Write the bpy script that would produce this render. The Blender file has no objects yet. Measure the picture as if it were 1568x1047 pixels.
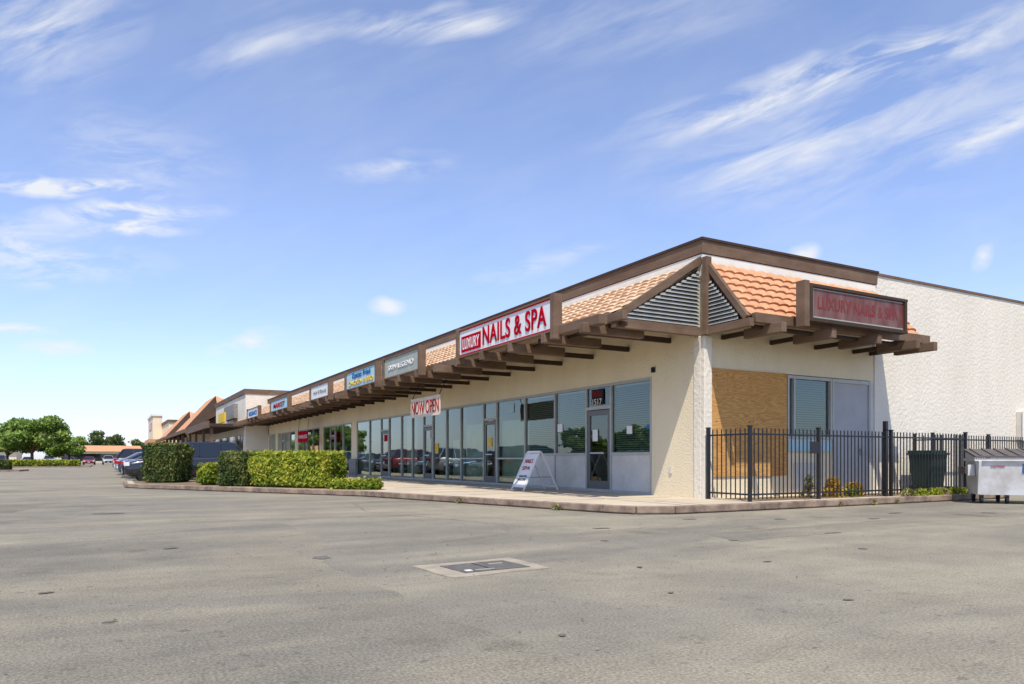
import bpy, bmesh, math, random
import numpy as np
from mathutils import Vector, Matrix
random.seed(7); rng=np.random.default_rng(7)
S=bpy.context.scene
COL=S.collection
# ------------------------------------------------------------ materials
def nt(m): 
    m.use_nodes=True; return m.node_tree.nodes,m.node_tree.links
def mat(name,c,rough=.8,var=.0,scale=2.,c2=None,bump=0.,bscale=60.,metal=0.,spec=.3,stretch=None,detail=4):
    m=bpy.data.materials.new(name); N,L=nt(m); b=N['Principled BSDF']
    b.inputs['Base Color'].default_value=(*c,1); b.inputs['Roughness'].default_value=rough
    b.inputs['Metallic'].default_value=metal; b.inputs['Specular IOR Level'].default_value=spec
    tc=N.new('ShaderNodeTexCoord'); src=tc.outputs['Object']; raw=src
    if stretch:
        mp=N.new('ShaderNodeMapping'); mp.inputs['Scale'].default_value=stretch; L.new(src,mp.inputs[0]); src=mp.outputs[0]
    if var>0 or c2:
        n=N.new('ShaderNodeTexNoise'); n.inputs['Scale'].default_value=scale; n.inputs['Detail'].default_value=detail; n.inputs['Roughness'].default_value=.65
        L.new(src,n.inputs['Vector'])
        r=N.new('ShaderNodeValToRGB'); r.color_ramp.elements[0].position=.32; r.color_ramp.elements[1].position=.68
        a=c2 if c2 else tuple(x*(1-var) for x in c)
        r.color_ramp.elements[0].color=(*a,1); r.color_ramp.elements[1].color=(*c,1)
        L.new(n.outputs['Fac'],r.inputs[0]); L.new(r.outputs[0],b.inputs['Base Color'])
    if bump>0:
        n=N.new('ShaderNodeTexNoise'); n.inputs['Scale'].default_value=bscale; n.inputs['Detail'].default_value=3
        L.new(raw,n.inputs['Vector'])
        bp=N.new('ShaderNodeBump'); bp.inputs['Strength'].default_value=bump; bp.inputs['Distance'].default_value=.02
        L.new(n.outputs['Fac'],bp.inputs['Height']); L.new(bp.outputs[0],b.inputs['Normal'])
    return m
CREAM=mat('stucco_cream',(.82,.70,.48),.9,.11,1.2,bump=.7,bscale=26,stretch=(1,1,.35))
WHITE=mat('stucco_white',(.80,.73,.60),.9,c2=(.70,.63,.51),scale=.8,bump=1.0,bscale=11,stretch=(1,1,.3))
BAND=mat('stucco_band',(.84,.78,.66),.9,.10,2.,stretch=(1,1,.4))
BROWN=mat('wood_brown',(.125,.074,.043),.75,.35,1.5,bump=.3,bscale=30,c2=(.195,.128,.082),stretch=(1,.4,2))
BROWND=mat('wood_brown_dark',(.068,.041,.026),.8,.3,2,bump=.2)
TILE=mat('tile_orange',(.70,.35,.18),.85,.35,4.5,c2=(.46,.22,.11),bump=.3)
TILEL=mat('tile_orange_glare',(.74,.53,.34),.85,.3,4,c2=(.56,.36,.21),bump=.3)  # same tile as the side roof, pallor of glancing sun put into the colour
ALU=mat('aluminium',(.46,.45,.40),.45,.15,4,metal=.2)
LOUV=mat('louver_metal',(.32,.32,.285),.7,.3,3)
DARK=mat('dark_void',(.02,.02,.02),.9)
BLACK=mat('black_paint',(.012,.012,.014),.4,spec=.5)
PANEL=mat('grey_panel',(.64,.61,.54),.7,.2,2)
BLIND=mat('blind_slat',(.30,.36,.31),.5)
INT=mat('interior_wall',(.50,.52,.47),.9,.1,1)
INTF=mat('interior_floor',(.3,.28,.25),.5,.2,1)
CONC=mat('concrete_walk',(.60,.50,.36),.9,.22,.9,bump=.3,bscale=50,c2=(.46,.385,.28))
KERB=mat('concrete_kerb',(.38,.28,.20),.9,.4,3,bump=.5,c2=(.15,.105,.08))
SOIL=mat('soil',(.26,.19,.11),.95,.4,4,bump=.8)
GREYDOOR=mat('door_grey',(.42,.42,.41),.6,.12,2)
SIGNW=mat('sign_white',(.80,.79,.76),.6,.08,3)
SIGNR=mat('sign_red',(.44,.004,.02),.9,.1,5,spec=.02)
SIGNGR=mat('sign_grey',(.40,.42,.34),.5,.2,2)
SIGNY=mat('sign_yellow',(.75,.50,.06),.7,spec=.1)
SIGNB=mat('sign_blue',(.03,.15,.38),.7,spec=.1)
SIGNLB=mat('sign_paleblue',(.42,.62,.66),.6,.1,2)
RUB=mat('rubber',(.02,.02,.02),.8)
RIM=mat('wheel_rim',(.5,.5,.52),.3,metal=.8)
BARK=mat('bark',(.16,.11,.07),.9,.4,6,bump=.6)
TAILR=mat('tail_lamp',(.4,.01,.01),.25)
HEAD=mat('head_lamp',(.8,.8,.8),.1)
PAINTW=mat('paint_line_white',(.6,.6,.56),.8,.5,3)
PAINTY=mat('paint_line_yellow',(.60,.44,.12),.8,.5,3)
GREENB=mat('bin_green',(.02,.045,.035),.45,.2,4)
DUMP=mat('dumpster_paint',(.70,.70,.69),.6,.35,2.5,c2=(.48,.45,.41),bump=.1)
LID=mat('dumpster_lid',(.13,.11,.10),.6,.3,3)
STONE=mat('stone_base',(.36,.34,.31),.9,.5,9,bump=.6,c2=(.16,.15,.14))
COVER=mat('iron_cover',(.17,.155,.13),.6,.4,12,bump=.5,c2=(.10,.09,.078))
PATCH=mat('asphalt_spot',(.17,.15,.12),.9,.3,5,bump=.3)
CRACK=mat('asphalt_crack',(.22,.19,.145),.95)
def glass(name,tint,boost=1.,base=.05):
    m=bpy.data.materials.new(name); N,L=nt(m); N.remove(N['Principled BSDF']); o=N['Material Output']
    t=N.new('ShaderNodeBsdfTransparent'); t.inputs[0].default_value=(*tint,1)
    g=N.new('ShaderNodeBsdfGlossy'); g.inputs[0].default_value=(.85,.95,.90,1); g.inputs['Roughness'].default_value=.0
    f=N.new('ShaderNodeFresnel'); f.inputs[0].default_value=1.5
    mu=N.new('ShaderNodeMath'); mu.operation='MULTIPLY_ADD'; mu.inputs[1].default_value=boost; mu.inputs[2].default_value=base; mu.use_clamp=True
    tc=N.new('ShaderNodeTexCoord'); n=N.new('ShaderNodeTexNoise'); n.inputs['Scale'].default_value=.9; n.inputs['Detail'].default_value=2; L.new(tc.outputs['Object'],n.inputs[0])
    bp=N.new('ShaderNodeBump'); bp.inputs['Strength'].default_value=.2; bp.inputs['Distance'].default_value=.02; L.new(n.outputs['Fac'],bp.inputs['Height']); L.new(bp.outputs[0],g.inputs['Normal'])
    mx=N.new('ShaderNodeMixShader'); L.new(f.outputs[0],mu.inputs[0]); L.new(mu.outputs[0],mx.inputs[0]); L.new(t.outputs[0],mx.inputs[1]); L.new(g.outputs[0],mx.inputs[2]); L.new(mx.outputs[0],o.inputs[0])
    return m
GLASS=glass('window_glass',(.62,.70,.64),1.7,.04)
CARGL=mat('car_glass',(.012,.014,.016),.05,spec=.9)
def plywood():
    m=bpy.data.materials.new('plywood'); N,L=nt(m); b=N['Principled BSDF']; b.inputs['Roughness'].default_value=.85; b.inputs['Specular IOR Level'].default_value=.1
    tc=N.new('ShaderNodeTexCoord'); mp=N.new('ShaderNodeMapping'); mp.inputs['Scale'].default_value=(.45,1,3.2); L.new(tc.outputs['Object'],mp.inputs[0])
    n=N.new('ShaderNodeTexNoise'); n.inputs['Scale'].default_value=1.6; n.inputs['Detail'].default_value=2; n.inputs['Distortion'].default_value=1.8; L.new(mp.outputs[0],n.inputs[0])
    mm=N.new('ShaderNodeMath'); mm.operation='MULTIPLY'; mm.inputs[1].default_value=16; L.new(n.outputs['Fac'],mm.inputs[0])
    fr=N.new('ShaderNodeMath'); fr.operation='PINGPONG'; fr.inputs[1].default_value=1; L.new(mm.outputs[0],fr.inputs[0])
    r=N.new('ShaderNodeValToRGB'); r.color_ramp.elements[0].color=(.46,.22,.065,1); r.color_ramp.elements[1].color=(.64,.36,.125,1)
    L.new(fr.outputs[0],r.inputs[0]); L.new(r.outputs[0],b.inputs['Base Color']); return m
PLY=plywood()
def asphalt(name,k=1.,off=0.):
    m=bpy.data.materials.new(name); N,L=nt(m); b=N['Principled BSDF']; b.inputs['Roughness'].default_value=.92; b.inputs['Specular IOR Level'].default_value=.2
    tc=N.new('ShaderNodeTexCoord'); P=tc.outputs['Object']
    def noise(s,d,ro=.6,dist=0,vec=None):
        n=N.new('ShaderNodeTexNoise'); n.inputs['Scale'].default_value=s; n.inputs['Detail'].default_value=d; n.inputs['Roughness'].default_value=ro; n.inputs['Distortion'].default_value=dist
        L.new(vec or P,n.inputs[0]); return n.outputs['Fac']
    def ramp(f,p0,p1,c0,c1):
        r=N.new('ShaderNodeValToRGB'); e=r.color_ramp.elements; e[0].position=p0; e[1].position=p1; e[0].color=(*c0,1); e[1].color=(*c1,1); L.new(f,r.inputs[0]); return r.outputs[0]
    def mix(t,f,a,c):
        x=N.new('ShaderNodeMix'); x.data_type='RGBA'; x.blend_type=t; 
        if isinstance(f,float): x.inputs[0].default_value=f
        else: L.new(f,x.inputs[0])
        L.new(a,x.inputs[6]); L.new(c,x.inputs[7]); return x.outputs[2]
    mp=N.new('ShaderNodeMapping'); mp.inputs['Rotation'].default_value=(0,0,math.radians(40)); mp.inputs['Scale'].default_value=(.6,1.5,1); mp.inputs['Location'].default_value=(off,off,0); L.new(P,mp.inputs[0])
    base=ramp(noise(.18,5,.62,.9,mp.outputs[0]),.42,.56,(.232*k,.212*k,.168*k),(.310*k,.276*k,.205*k))
    mid=ramp(noise(1.1,5,.72),.3,.7,(.82,.82,.83),(1.10,1.09,1.07))
    c=mix('MULTIPLY',1.,base,mid)
    fine=ramp(noise(55,2,.85),.3,.72,(.52,.52,.52),(1.46,1.45,1.42))
    c=mix('MULTIPLY',.9,c,fine)
    v=N.new('ShaderNodeTexVoronoi'); v.inputs['Scale'].default_value=24; L.new(P,v.inputs[0])
    sp=ramp(v.outputs['Color'],.0,.16,(.5,.5,.5),(1,1,1)); c=mix('MULTIPLY',.75,c,sp)
    sp2=ramp(noise(.9,3,.6,.3),.62,.72,(1,1,1),(.76,.75,.74)); c=mix('MULTIPLY',1.,c,sp2)
    # long faint wear bands where cars roll
    m2=N.new('ShaderNodeMapping'); m2.inputs['Rotation'].default_value=(0,0,math.radians(33)); m2.inputs['Scale'].default_value=(.05,1.1,1); L.new(P,m2.inputs[0])
    wr=ramp(noise(1.,4,.6,.2,m2.outputs[0]),.35,.65,(.90,.90,.90),(1.06,1.06,1.05)); c=mix('MULTIPLY',1.,c,wr)
    L.new(c,b.inputs['Base Color'])
    bp=N.new('ShaderNodeBump'); bp.inputs['Strength'].default_value=.6; bp.inputs['Distance'].default_value=.009; L.new(noise(80,1,.7),bp.inputs['Height']); L.new(bp.outputs[0],b.inputs['Normal'])
    return m
ASPH=asphalt('asphalt'); ASPH2=asphalt('asphalt_overlay',.91,7.); ASPH3=asphalt('asphalt_patch',.80,3.)
def leafmat(name,c0,c1,c2):
    m=bpy.data.materials.new(name); N,L=nt(m); b=N['Principled BSDF']; b.inputs['Roughness'].default_value=.6; b.inputs['Specular IOR Level'].default_value=.25
    a=N.new('ShaderNodeAttribute'); a.attribute_name='rnd'
    r=N.new('ShaderNodeValToRGB'); e=r.color_ramp.elements; e[0].color=(*c0,1); e[1].color=(*c2,1); x=e.new(.5); x.color=(*c1,1)
    L.new(a.outputs['Fac'],r.inputs[0]); L.new(r.outputs[0],b.inputs['Base Color'])
    t=N.new('ShaderNodeBsdfTranslucent'); L.new(r.outputs[0],t.inputs[0]); mx=N.new('ShaderNodeMixShader'); mx.inputs[0].default_value=.3
    L.new(b.outputs[0],mx.inputs[1]); L.new(t.outputs[0],mx.inputs[2]); L.new(mx.outputs[0],N['Material Output'].inputs[0]); return m
LDARK=leafmat('leaf_dark',(.03,.055,.014),(.09,.13,.03),(.24,.24,.06))
LBRIGHT=leafmat('leaf_bright',(.07,.12,.010),(.24,.31,.025),(.52,.49,.06))
LTREE=leafmat('leaf_tree',(.08,.15,.02),(.22,.33,.06),(.42,.50,.13))
LYEL=leafmat('leaf_yellow',(.35,.22,.05),(.6,.36,.05),(.7,.48,.1))
LDRY=leafmat('leaf_dry',(.12,.14,.04),(.28,.26,.08),(.42,.36,.15))
# ------------------------------------------------------------ builders
def empty(name,loc=(0,0,0),rz=0):
    o=bpy.data.objects.new(name,None); COL.objects.link(o); o.location=loc; o.rotation_euler=(0,0,rz); o.empty_display_size=.2; return o
class B:
    def __init__(s): s.v=[];s.f=[];s.m=[];s.mats=[]
    def mi(s,m):
        if m not in s.mats: s.mats.append(m)
        return s.mats.index(m)
    def box(s,x0,x1,y0,y1,z0,z1,m):
        n=len(s.v); s.v+=[(x0,y0,z0),(x1,y0,z0),(x1,y1,z0),(x0,y1,z0),(x0,y0,z1),(x1,y0,z1),(x1,y1,z1),(x0,y1,z1)]
        for f in ((3,2,1,0),(4,5,6,7),(0,1,5,4),(1,2,6,5),(2,3,7,6),(3,0,4,7)): s.f.append(tuple(n+i for i in f)); s.m.append(s.mi(m))
        return s
    def poly(s,pts,m):
        n=len(s.v); s.v+=[tuple(p) for p in pts]; s.f.append(tuple(range(n,n+len(pts)))); s.m.append(s.mi(m)); return s
    def beam(s,p0,p1,w,h,m,up=(0,0,1)):
        p0=Vector(p0);p1=Vector(p1);d=(p1-p0).normalized();u=Vector(up); sd=d.cross(u).normalized(); u=sd.cross(d).normalized()
        n=len(s.v)
        for p in (p0,p1):
            for a,b in ((-1,-1),(1,-1),(1,1),(-1,1)): s.v.append(tuple(p+sd*a*w/2+u*b*h/2))
        for f in ((0,1,2,3),(7,6,5,4),(0,4,5,1),(1,5,6,2),(2,6,7,3),(3,7,4,0)): s.f.append(tuple(n+i for i in f)); s.m.append(s.mi(m))
        return s
    def prism(s,pts,z0,z1,m,mside=None):
        n=len(s.v);k=len(pts); s.v+=[(p[0],p[1],z0) for p in pts]+[(p[0],p[1],z1) for p in pts]
        s.f.append(tuple(n+k+i for i in range(k))); s.m.append(s.mi(m))
        for i in range(k):
            j=(i+1)%k; s.f.append((n+i,n+j,n+k+j,n+k+i)); s.m.append(s.mi(mside or m))
        return s
    def cyl(s,c,axis,r,l,m,seg=20,r2=None):
        c=Vector(c);a=Vector(axis).normalized();t=a.orthogonal().normalized();q=a.cross(t); n=len(s.v); r2=r if r2 is None else r2
        for k,(e,rr) in enumerate(((-.5,r),(.5,r2))):
            for i in range(seg):
                an=2*math.pi*i/seg; s.v.append(tuple(c+a*l*e+(t*math.cos(an)+q*math.sin(an))*rr))
        for i in range(seg):
            j=(i+1)%seg; s.f.append((n+i,n+j,n+seg+j,n+seg+i)); s.m.append(s.mi(m))
        s.f.append(tuple(n+i for i in range(seg))[::-1]); s.m.append(s.mi(m)); s.f.append(tuple(n+seg+i for i in range(seg))); s.m.append(s.mi(m)); return s
    def make(s,name,parent=None,bevel=0,smooth=False,fixn=True):
        me=bpy.data.meshes.new(name); me.from_pydata(s.v,[],s.f)
        for m in s.mats: me.materials.append(m)
        me.polygons.foreach_set('material_index',s.m)
        if fixn:
            bm=bmesh.new(); bm.from_mesh(me); bmesh.ops.recalc_face_normals(bm,faces=bm.faces); bm.to_mesh(me); bm.free()
        if smooth: me.polygons.foreach_set('use_smooth',[True]*len(me.polygons))
        me.update(); o=bpy.data.objects.new(name,me); COL.objects.link(o)
        if parent: o.parent=parent
        if bevel:
            b=o.modifiers.new('b','BEVEL'); b.width=bevel; b.segments=2; b.limit_method='ANGLE'
        return o
def text(body,name,parent,w,h,center,face,m,ext=.008,bold=.0):
    cu=bpy.data.curves.new(name,'FONT'); cu.body=body; cu.size=1; cu.extrude=.02; cu.offset=bold; cu.align_x='CENTER'; cu.align_y='CENTER'; cu.space_character=1.06 if bold else 1.
    o=bpy.data.objects.new(name+'_c',cu); COL.objects.link(o); bpy.context.view_layer.update()
    me=bpy.data.meshes.new_from_object(o.evaluated_get(bpy.context.evaluated_depsgraph_get()))
    bpy.data.objects.remove(o)
    co=np.array([v.co[:] for v in me.vertices]); mn=co.min(0);mx=co.max(0); c=(mn+mx)/2
    co[:,0]=(co[:,0]-c[0])*w/(mx[0]-mn[0]); co[:,1]=(co[:,1]-c[1])*h/(mx[1]-mn[1]); co[:,2]*=ext/.02; me.vertices.foreach_set('co',co.ravel())
    me.materials.clear(); me.materials.append(m); me.update()
    t=bpy.data.objects.new(name,me); COL.objects.link(t); t.location=center
    t.rotation_euler=(math.pi/2,0,-math.pi/2 if face=='-X' else 0) if isinstance(face,str) else face
    if parent: t.parent=parent
    return t
def leaves(name,pts,size,m,parent=None,rnd=None,nrm=None,elong=1.6):
    n=len(pts); a=rng.normal(size=(n,3)); 
    if nrm is not None: a=a*.6+nrm
    a/=np.linalg.norm(a,axis=1)[:,None]; t=np.cross(a,rng.normal(size=(n,3))); t/=np.linalg.norm(t,axis=1)[:,None]; b=np.cross(a,t)
    s=(size*(.6+.8*rng.random(n)))[:,None]; t=t*s*elong*.5; b=b*s*.5
    v=np.stack([pts-t,pts-b*.9,pts+t,pts+b*.9],1).reshape(-1,3)
    me=bpy.data.meshes.new(name); me.vertices.add(4*n); me.vertices.foreach_set('co',v.ravel()); me.loops.add(4*n); me.loops.foreach_set('vertex_index',np.arange(4*n))
    me.polygons.add(n); me.polygons.foreach_set('loop_start',np.arange(n)*4); me.polygons.foreach_set('loop_total',np.full(n,4))
    me.update(calc_edges=True); r=rng.random(n) if rnd is None else rnd
    at=me.attributes.new('rnd','FLOAT','FACE'); at.data.foreach_set('value',np.clip(r,0,1).astype(np.float32)); me.materials.append(m); me.validate()
    o=bpy.data.objects.new(name,me); COL.objects.link(o)
    if parent: o.parent=parent
    return o
def snoise(p,f,seed=0):
    r=np.random.default_rng(seed); out=np.zeros(len(p))
    for k in range(5):
        d=r.normal(size=3); d/=np.linalg.norm(d); out+=np.sin(p@d*f*(1+.6*k)+r.random()*6.28)/(1+.5*k)
    return out/2.5
def hedge(p0,p1,depth,h,z0,m,name,n=14000,leaf=.05,round_=.16,seed=1,core=(.03,.05,.012)):
    p0=Vector((p0[0],p0[1],0));p1=Vector((p1[0],p1[1],0)); L=(p1-p0).length; d=(p1-p0).normalized(); q=Vector((-d.y,d.x,0))
    if q.y<0: q=-q
    e=empty(name)
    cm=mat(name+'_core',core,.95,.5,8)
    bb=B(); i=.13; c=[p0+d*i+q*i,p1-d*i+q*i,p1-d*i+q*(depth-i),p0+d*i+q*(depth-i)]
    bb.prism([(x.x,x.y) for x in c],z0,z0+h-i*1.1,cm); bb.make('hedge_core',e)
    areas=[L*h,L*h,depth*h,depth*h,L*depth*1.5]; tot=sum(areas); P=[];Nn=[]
    for k,a in enumerate(areas):
        c=int(n*a/tot); u=rng.random(c); w=rng.random(c)
        if k==0: X=np.c_[u*L,np.zeros(c),w*h]; nn=(0,-1,0)
        if k==1: X=np.c_[u*L,np.full(c,depth),w*h]; nn=(0,1,0)
        if k==2: X=np.c_[np.zeros(c),u*depth,w*h]; nn=(-1,0,0)
        if k==3: X=np.c_[np.full(c,L),u*depth,w*h]; nn=(1,0,0)
        if k==4: X=np.c_[u*L,w*depth,np.full(c,h)]; nn=(0,0,1)
        P.append(X);Nn.append(np.tile(nn,(c,1)))
    X=np.concatenate(P);NN=np.concatenate(Nn).astype(float)
    cen=np.array([L/2,depth/2,h/2]); hs=np.array([L/2,depth/2,h/2])
    q3=(X-cen); inner=np.clip(q3,-(hs-round_),hs-round_); inner[:,2]=np.maximum(inner[:,2],np.minimum(q3[:,2],hs[2]-round_)); dd=q3-inner; ln=np.linalg.norm(dd,axis=1)[:,None]+1e-6
    q3=inner+dd/ln*round_; X=q3+cen
    bumps=snoise(X,4.,seed)*.085+snoise(X,13.,seed+1)*.04
    X=X+NN*(bumps+rng.normal(size=len(X))*.045-.03)[:,None]
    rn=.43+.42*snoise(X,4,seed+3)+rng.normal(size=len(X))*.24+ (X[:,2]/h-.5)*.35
    W=np.array(p0)+X[:,:1]*np.array(d)+X[:,1:2]*np.array(q)+np.array([0,0,z0])+np.c_[np.zeros(len(X)),np.zeros(len(X)),X[:,2]]
    NW=NN[:,:1]*np.array(d)+NN[:,1:2]*np.array(q)+np.c_[np.zeros(len(X)),np.zeros(len(X)),NN[:,2]]
    W[:,2]=np.maximum(W[:,2],z0+.01)
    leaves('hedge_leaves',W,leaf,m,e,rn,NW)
    k=int(n/45); u=rng.random(k)*L; w=rng.random(k)*depth; hh=h+rng.random(k)*.10
    leaves('shoots',np.array(p0)+u[:,None]*np.array(d)+w[:,None]*np.array(q)+np.c_[np.zeros(k),np.zeros(k),z0+hh],leaf*.9,m,e,.6+.4*rng.random(k),None,2.2)
    return e
def clump(name,c,r,h,n,leaf,m,seed=0):
    e=empty(name,); a=rng.random(n)*6.28; z=rng.random(n)**.8; rr=r*np.sqrt(rng.random(n))*(1-.5*z)
    X=np.c_[c[0]+np.cos(a)*rr,c[1]+np.sin(a)*rr*.7,c[2]+z*h*(.5+.5*np.cos(rr/r*1.4))]
    leaves('foliage',X,leaf,m,e,None,None,2.6)
    b=B(); 
    for i in range(6):
        t=random.random()*6.28; b.beam((c[0],c[1],c[2]),(c[0]+math.cos(t)*r*.5,c[1]+math.sin(t)*r*.4,c[2]+h*.6),.012,.012,BARK)
    b.make('stems',e); return e
def tree(name,loc,H,R,seed,n=7000,leaf=.22,m=None,zs=.62):
    m=m or LTREE; e=empty(name,loc); r=np.random.default_rng(seed); b=B()
    th=H*.32; b.cyl((0,0,th/2),(0,0,1),H*.032,th,BARK,10,H*.022)
    cen=[]
    nb=9
    for i in range(nb):
        a=i*2.4+r.random(); l=R*(.35+.5*r.random()); z=th+H*(.12+.5*r.random()); p=Vector((math.cos(a)*l,math.sin(a)*l,z)); s=Vector((0,0,th*(.75+.25*r.random())))
        mid=(s+p)/2+Vector((0,0,.1*H)); 
        for q0,q1,w in ((s,mid,.018*H),(mid,p,.010*H)):
            dv=q1-q0; b.cyl((q0+q1)/2,dv,w,dv.length,BARK,7,w*.6)
        cen.append((p,R*(.24+.20*r.random())))
    for i in range(12):
        a=r.random()*6.28; l=R*.75*math.sqrt(r.random()); z=th+(H-th)*(.2+.65*r.random()*(1-.4*l/R)); cen.append((Vector((math.cos(a)*l,math.sin(a)*l,z)),R*(.16+.20*r.random())))
    b.make('trunk',e,smooth=True)
    P=[];K=[]
    w=np.array([c[1]**2 for c in cen]); w/=w.sum()
    for (c,rad),ww in zip(cen,w):
        k=int(n*ww); d=r.normal(size=(k,3)); d/=np.linalg.norm(d,axis=1)[:,None]; q=d*(rad*(.45+.7*r.random(k)))[:,None]; q[:,2]*=zs
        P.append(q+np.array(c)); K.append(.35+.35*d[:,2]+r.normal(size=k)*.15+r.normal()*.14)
    leaves('crown',np.concatenate(P),leaf,m,e,np.concatenate(K)); return e
# ------------------------------------------------------------ ground
g=B(); g.poly([(-1500,-1500,0),(1500,-1500,0),(1500,1500,0),(-1500,1500,0)],ASPH); g.make('ground')
def ragged(pts,step=.5,amp=.05,seed=0):
    r=random.Random(seed); out=[]
    for (x0,y0),(x1,y1) in zip(pts,pts[1:]+pts[:1]):
        n=max(1,int(math.hypot(x1-x0,y1-y0)/step))
        for i in range(n): t=i/n; out.append((x0+(x1-x0)*t+r.uniform(-amp,amp),y0+(y1-y0)*t+r.uniform(-amp,amp)))
    return out
g=B(); g.poly([(x,y,.0015) for x,y in ragged([(-1.07,10.1),(2.35,11.6),(2.3,9.0),(1.75,6.9),(1.9,3),(1.5,-4),(-14,-4),(-14,7)],.35,.06,2)],ASPH2)
g.poly([(x,y,.0018) for x,y in ragged([(6.6,6.3),(14,6.6),(14.2,7.5),(6.8,7.15)],.3,.04,4)],ASPH2)
g.poly([(x,y,.0021) for x,y in ragged([(-8,17),(-1.5,16.2),(-1.2,18.6),(-8,19.8)],.3,.05,5)],ASPH3)
g.make('road_overlay',fixn=False)
SW=.14
kerbline=[(0.55,31.4),(0.55,28.3),(0.95,27.3),(5.86,18.7),(7.94,10.85),(8.2,10.25),(8.81,9.95),(11.0,9.92),(19.6,10.0),(19.9,10.25)]
poly=kerbline+[(19.9,11.8),(11.3,11.8),(11.3,60),(7,60),(7,31.4)]
s=B(); s.prism(poly,-.05,SW,CONC,KERB)
s.make('sidewalk')
k=B()
for a,b2 in zip(kerbline[:-1],kerbline[1:]):
    k.beam((a[0],a[1],SW/2+.012),(b2[0],b2[1],SW/2+.012),.13,SW-.006,KERB)
k.box(6.93,7.07,31.4,60,0.02,SW+.008,KERB)
k.make('kerb',bevel=.02)
j=B()
for y in np.arange(12.5,33,1.55): j.box(7.5 if y<17 else 7.3,11.0,y,y+.012,SW+.001,SW+.004,COVER)
j.box(9.2,9.212,10.2,33,SW+.001,SW+.0038,COVER)
for x in np.arange(9.6,19.5,1.5): j.box(x,x+.012,10.05,10.28 if x>11 else 11.4,SW+.001,SW+.0042,COVER)
j.make('sidewalk_joints')
pl=B(); pl.prism([(0.8,31.2),(0.8,28.4),(1.1,27.5),(5.75,19.5),(6.3,18.9),(6.75,19.4),(6.75,31.2)],SW-.05,SW+.006,SOIL); pl.make('planter_bed')
pl=B(); pl.box(11.5,19.3,10.45,11.4,SW-.03,SW+.006,SOIL); pl.make('planter_bed')
pk=B()
for i in range(24): 
    y=33.8+i*2.75
    pk.box(.7,6.6,y,y+.1,.001,.005,PAINTW)
pk.box(-9.5,-9.38,22,60,.001,.005,PAINTY)
for i in range(9): pk.box(-15,-10,27+i*6,27.1+i*6,.001,.005,PAINTW)
pk.make('parking_markings')
u=empty('utility_cover'); b=B()
b.prism(ragged([(2.42,6.24),(2.47,5.45),(3.46,5.55),(3.46,6.3)],.15,.016,3),-.02,.010,mat('concrete_pad',(.43,.36,.26),.9,.35,5,bump=.4,c2=(.27,.235,.18))); b.make('concrete_collar',u)
b=B(); b.prism([(2.62,6.08),(2.66,5.62),(3.32,5.66),(3.3,6.14)],0,.016,COVER)
b.make('lid',u); b=B(); 
b.box(2.70,2.76,5.68,5.74,.016,.019,SIGNW); b.box(2.80,2.98,5.69,5.72,.016,.019,SIGNGR); b.box(3.06,3.2,5.96,5.99,.016,.019,SIGNGR); b.box(2.94,2.95,5.64,6.1,.016,.0185,DARK); b.make('lid_marks',u)
st=B()
def blob(x,y,r,ry,seed,m,z=.004):
    rr=random.Random(seed); pts=[]
    ph=rr.random()*6
    for i in range(28):
        a=i/28*6.283; q=1+.25*math.sin(2*a+ph)+.12*math.sin(5*a+ph*2)+rr.uniform(-.1,.1); pts.append((x+math.cos(a)*r*q,y+math.sin(a)*ry*q,z))
    st.poly(pts,m)
for i,(x,y,r,ry) in enumerate([(1.85,7.25,.10,.1),(-.9,4.2,.05,.07),(1.15,2.9,.04,.03),(0.0,5.0,.03,.03),(9.6,8.3,.10,.1),(8.3,9.0,.12,.07),(6.6,6.4,.06,.05),(8.4,6.4,.12,.05),(11,7.6,.1,.08),(6.1,8.4,.12,.05),(5.2,7.1,.04,.04),(4.5,3.3,.03,.03),(-3.2,14.,.2,.15),(0,15,.2,.15),(2.2,3.4,.02,.03),(3.6,4.1,.03,.02),(5.5,4.9,.04,.03),(7.2,5.1,.04,.04),(12.5,8.2,.15,.06),(14,7.4,.1,.1),(4.2,5.2,.03,.03),(-.4,6.3,.04,.04),(.6,8.8,.08,.05),(-2.,9.5,.1,.08)]): blob(x,y,r,ry,i,PATCH,.004+i*.0002)
for i in range(200):
    x=random.uniform(-2,14);y=random.uniform(1.6,9.6)
    if random.random()<.5: x,y=random.uniform(2,18),random.uniform(5,10)
    if y>9.7: continue
    s_=random.uniform(.006,.018); st.poly([(x-s_,y,.010),(x,y-s_*.6,.013),(x+s_,y+.2*s_,.010),(x,y+s_*.7,.017)],random.choice([PATCH,KERB,COVER,LDRY]))
def crack(pts,w,seed,z=.003):
    rr=random.Random(seed)
    for (x0,y0),(x1,y1) in zip(pts[:-1],pts[1:]):
        n=max(3,int(math.hypot(x1-x0,y1-y0)/.12)); pv=(x0,y0)
        for i in range(1,n+1):
            t=i/n; q=(x0+(x1-x0)*t+rr.uniform(-.03,.03),y0+(y1-y0)*t+rr.uniform(-.03,.03)); dx,dy=q[0]-pv[0],q[1]-pv[1]; l=math.hypot(dx,dy)+1e-5; ww=w*rr.uniform(.4,1.2); nx,ny=-dy/l*ww,dx/l*ww
            st.poly([(pv[0]+nx,pv[1]+ny,z),(pv[0]-nx,pv[1]-ny,z),(q[0]-nx,q[1]-ny,z),(q[0]+nx,q[1]+ny,z)],CRACK); pv=q
crack([(3.4,7.9),(4.6,8.4),(5.2,9.6),(4.2,13.2),(4.9,16.5)],.010,1); crack([(5.5,8.0),(8,8.4),(12,8.7),(16,9.2)],.006,3,.0032)
crack([(-4,12.5),(-1,12.2),(2.2,12.9),(5,12.8)],.010,5,.0034); crack([(2.9,2.5),(3.2,2.75),(3.9,2.9),(4.2,3.3)],.0012,8,.0025)
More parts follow.
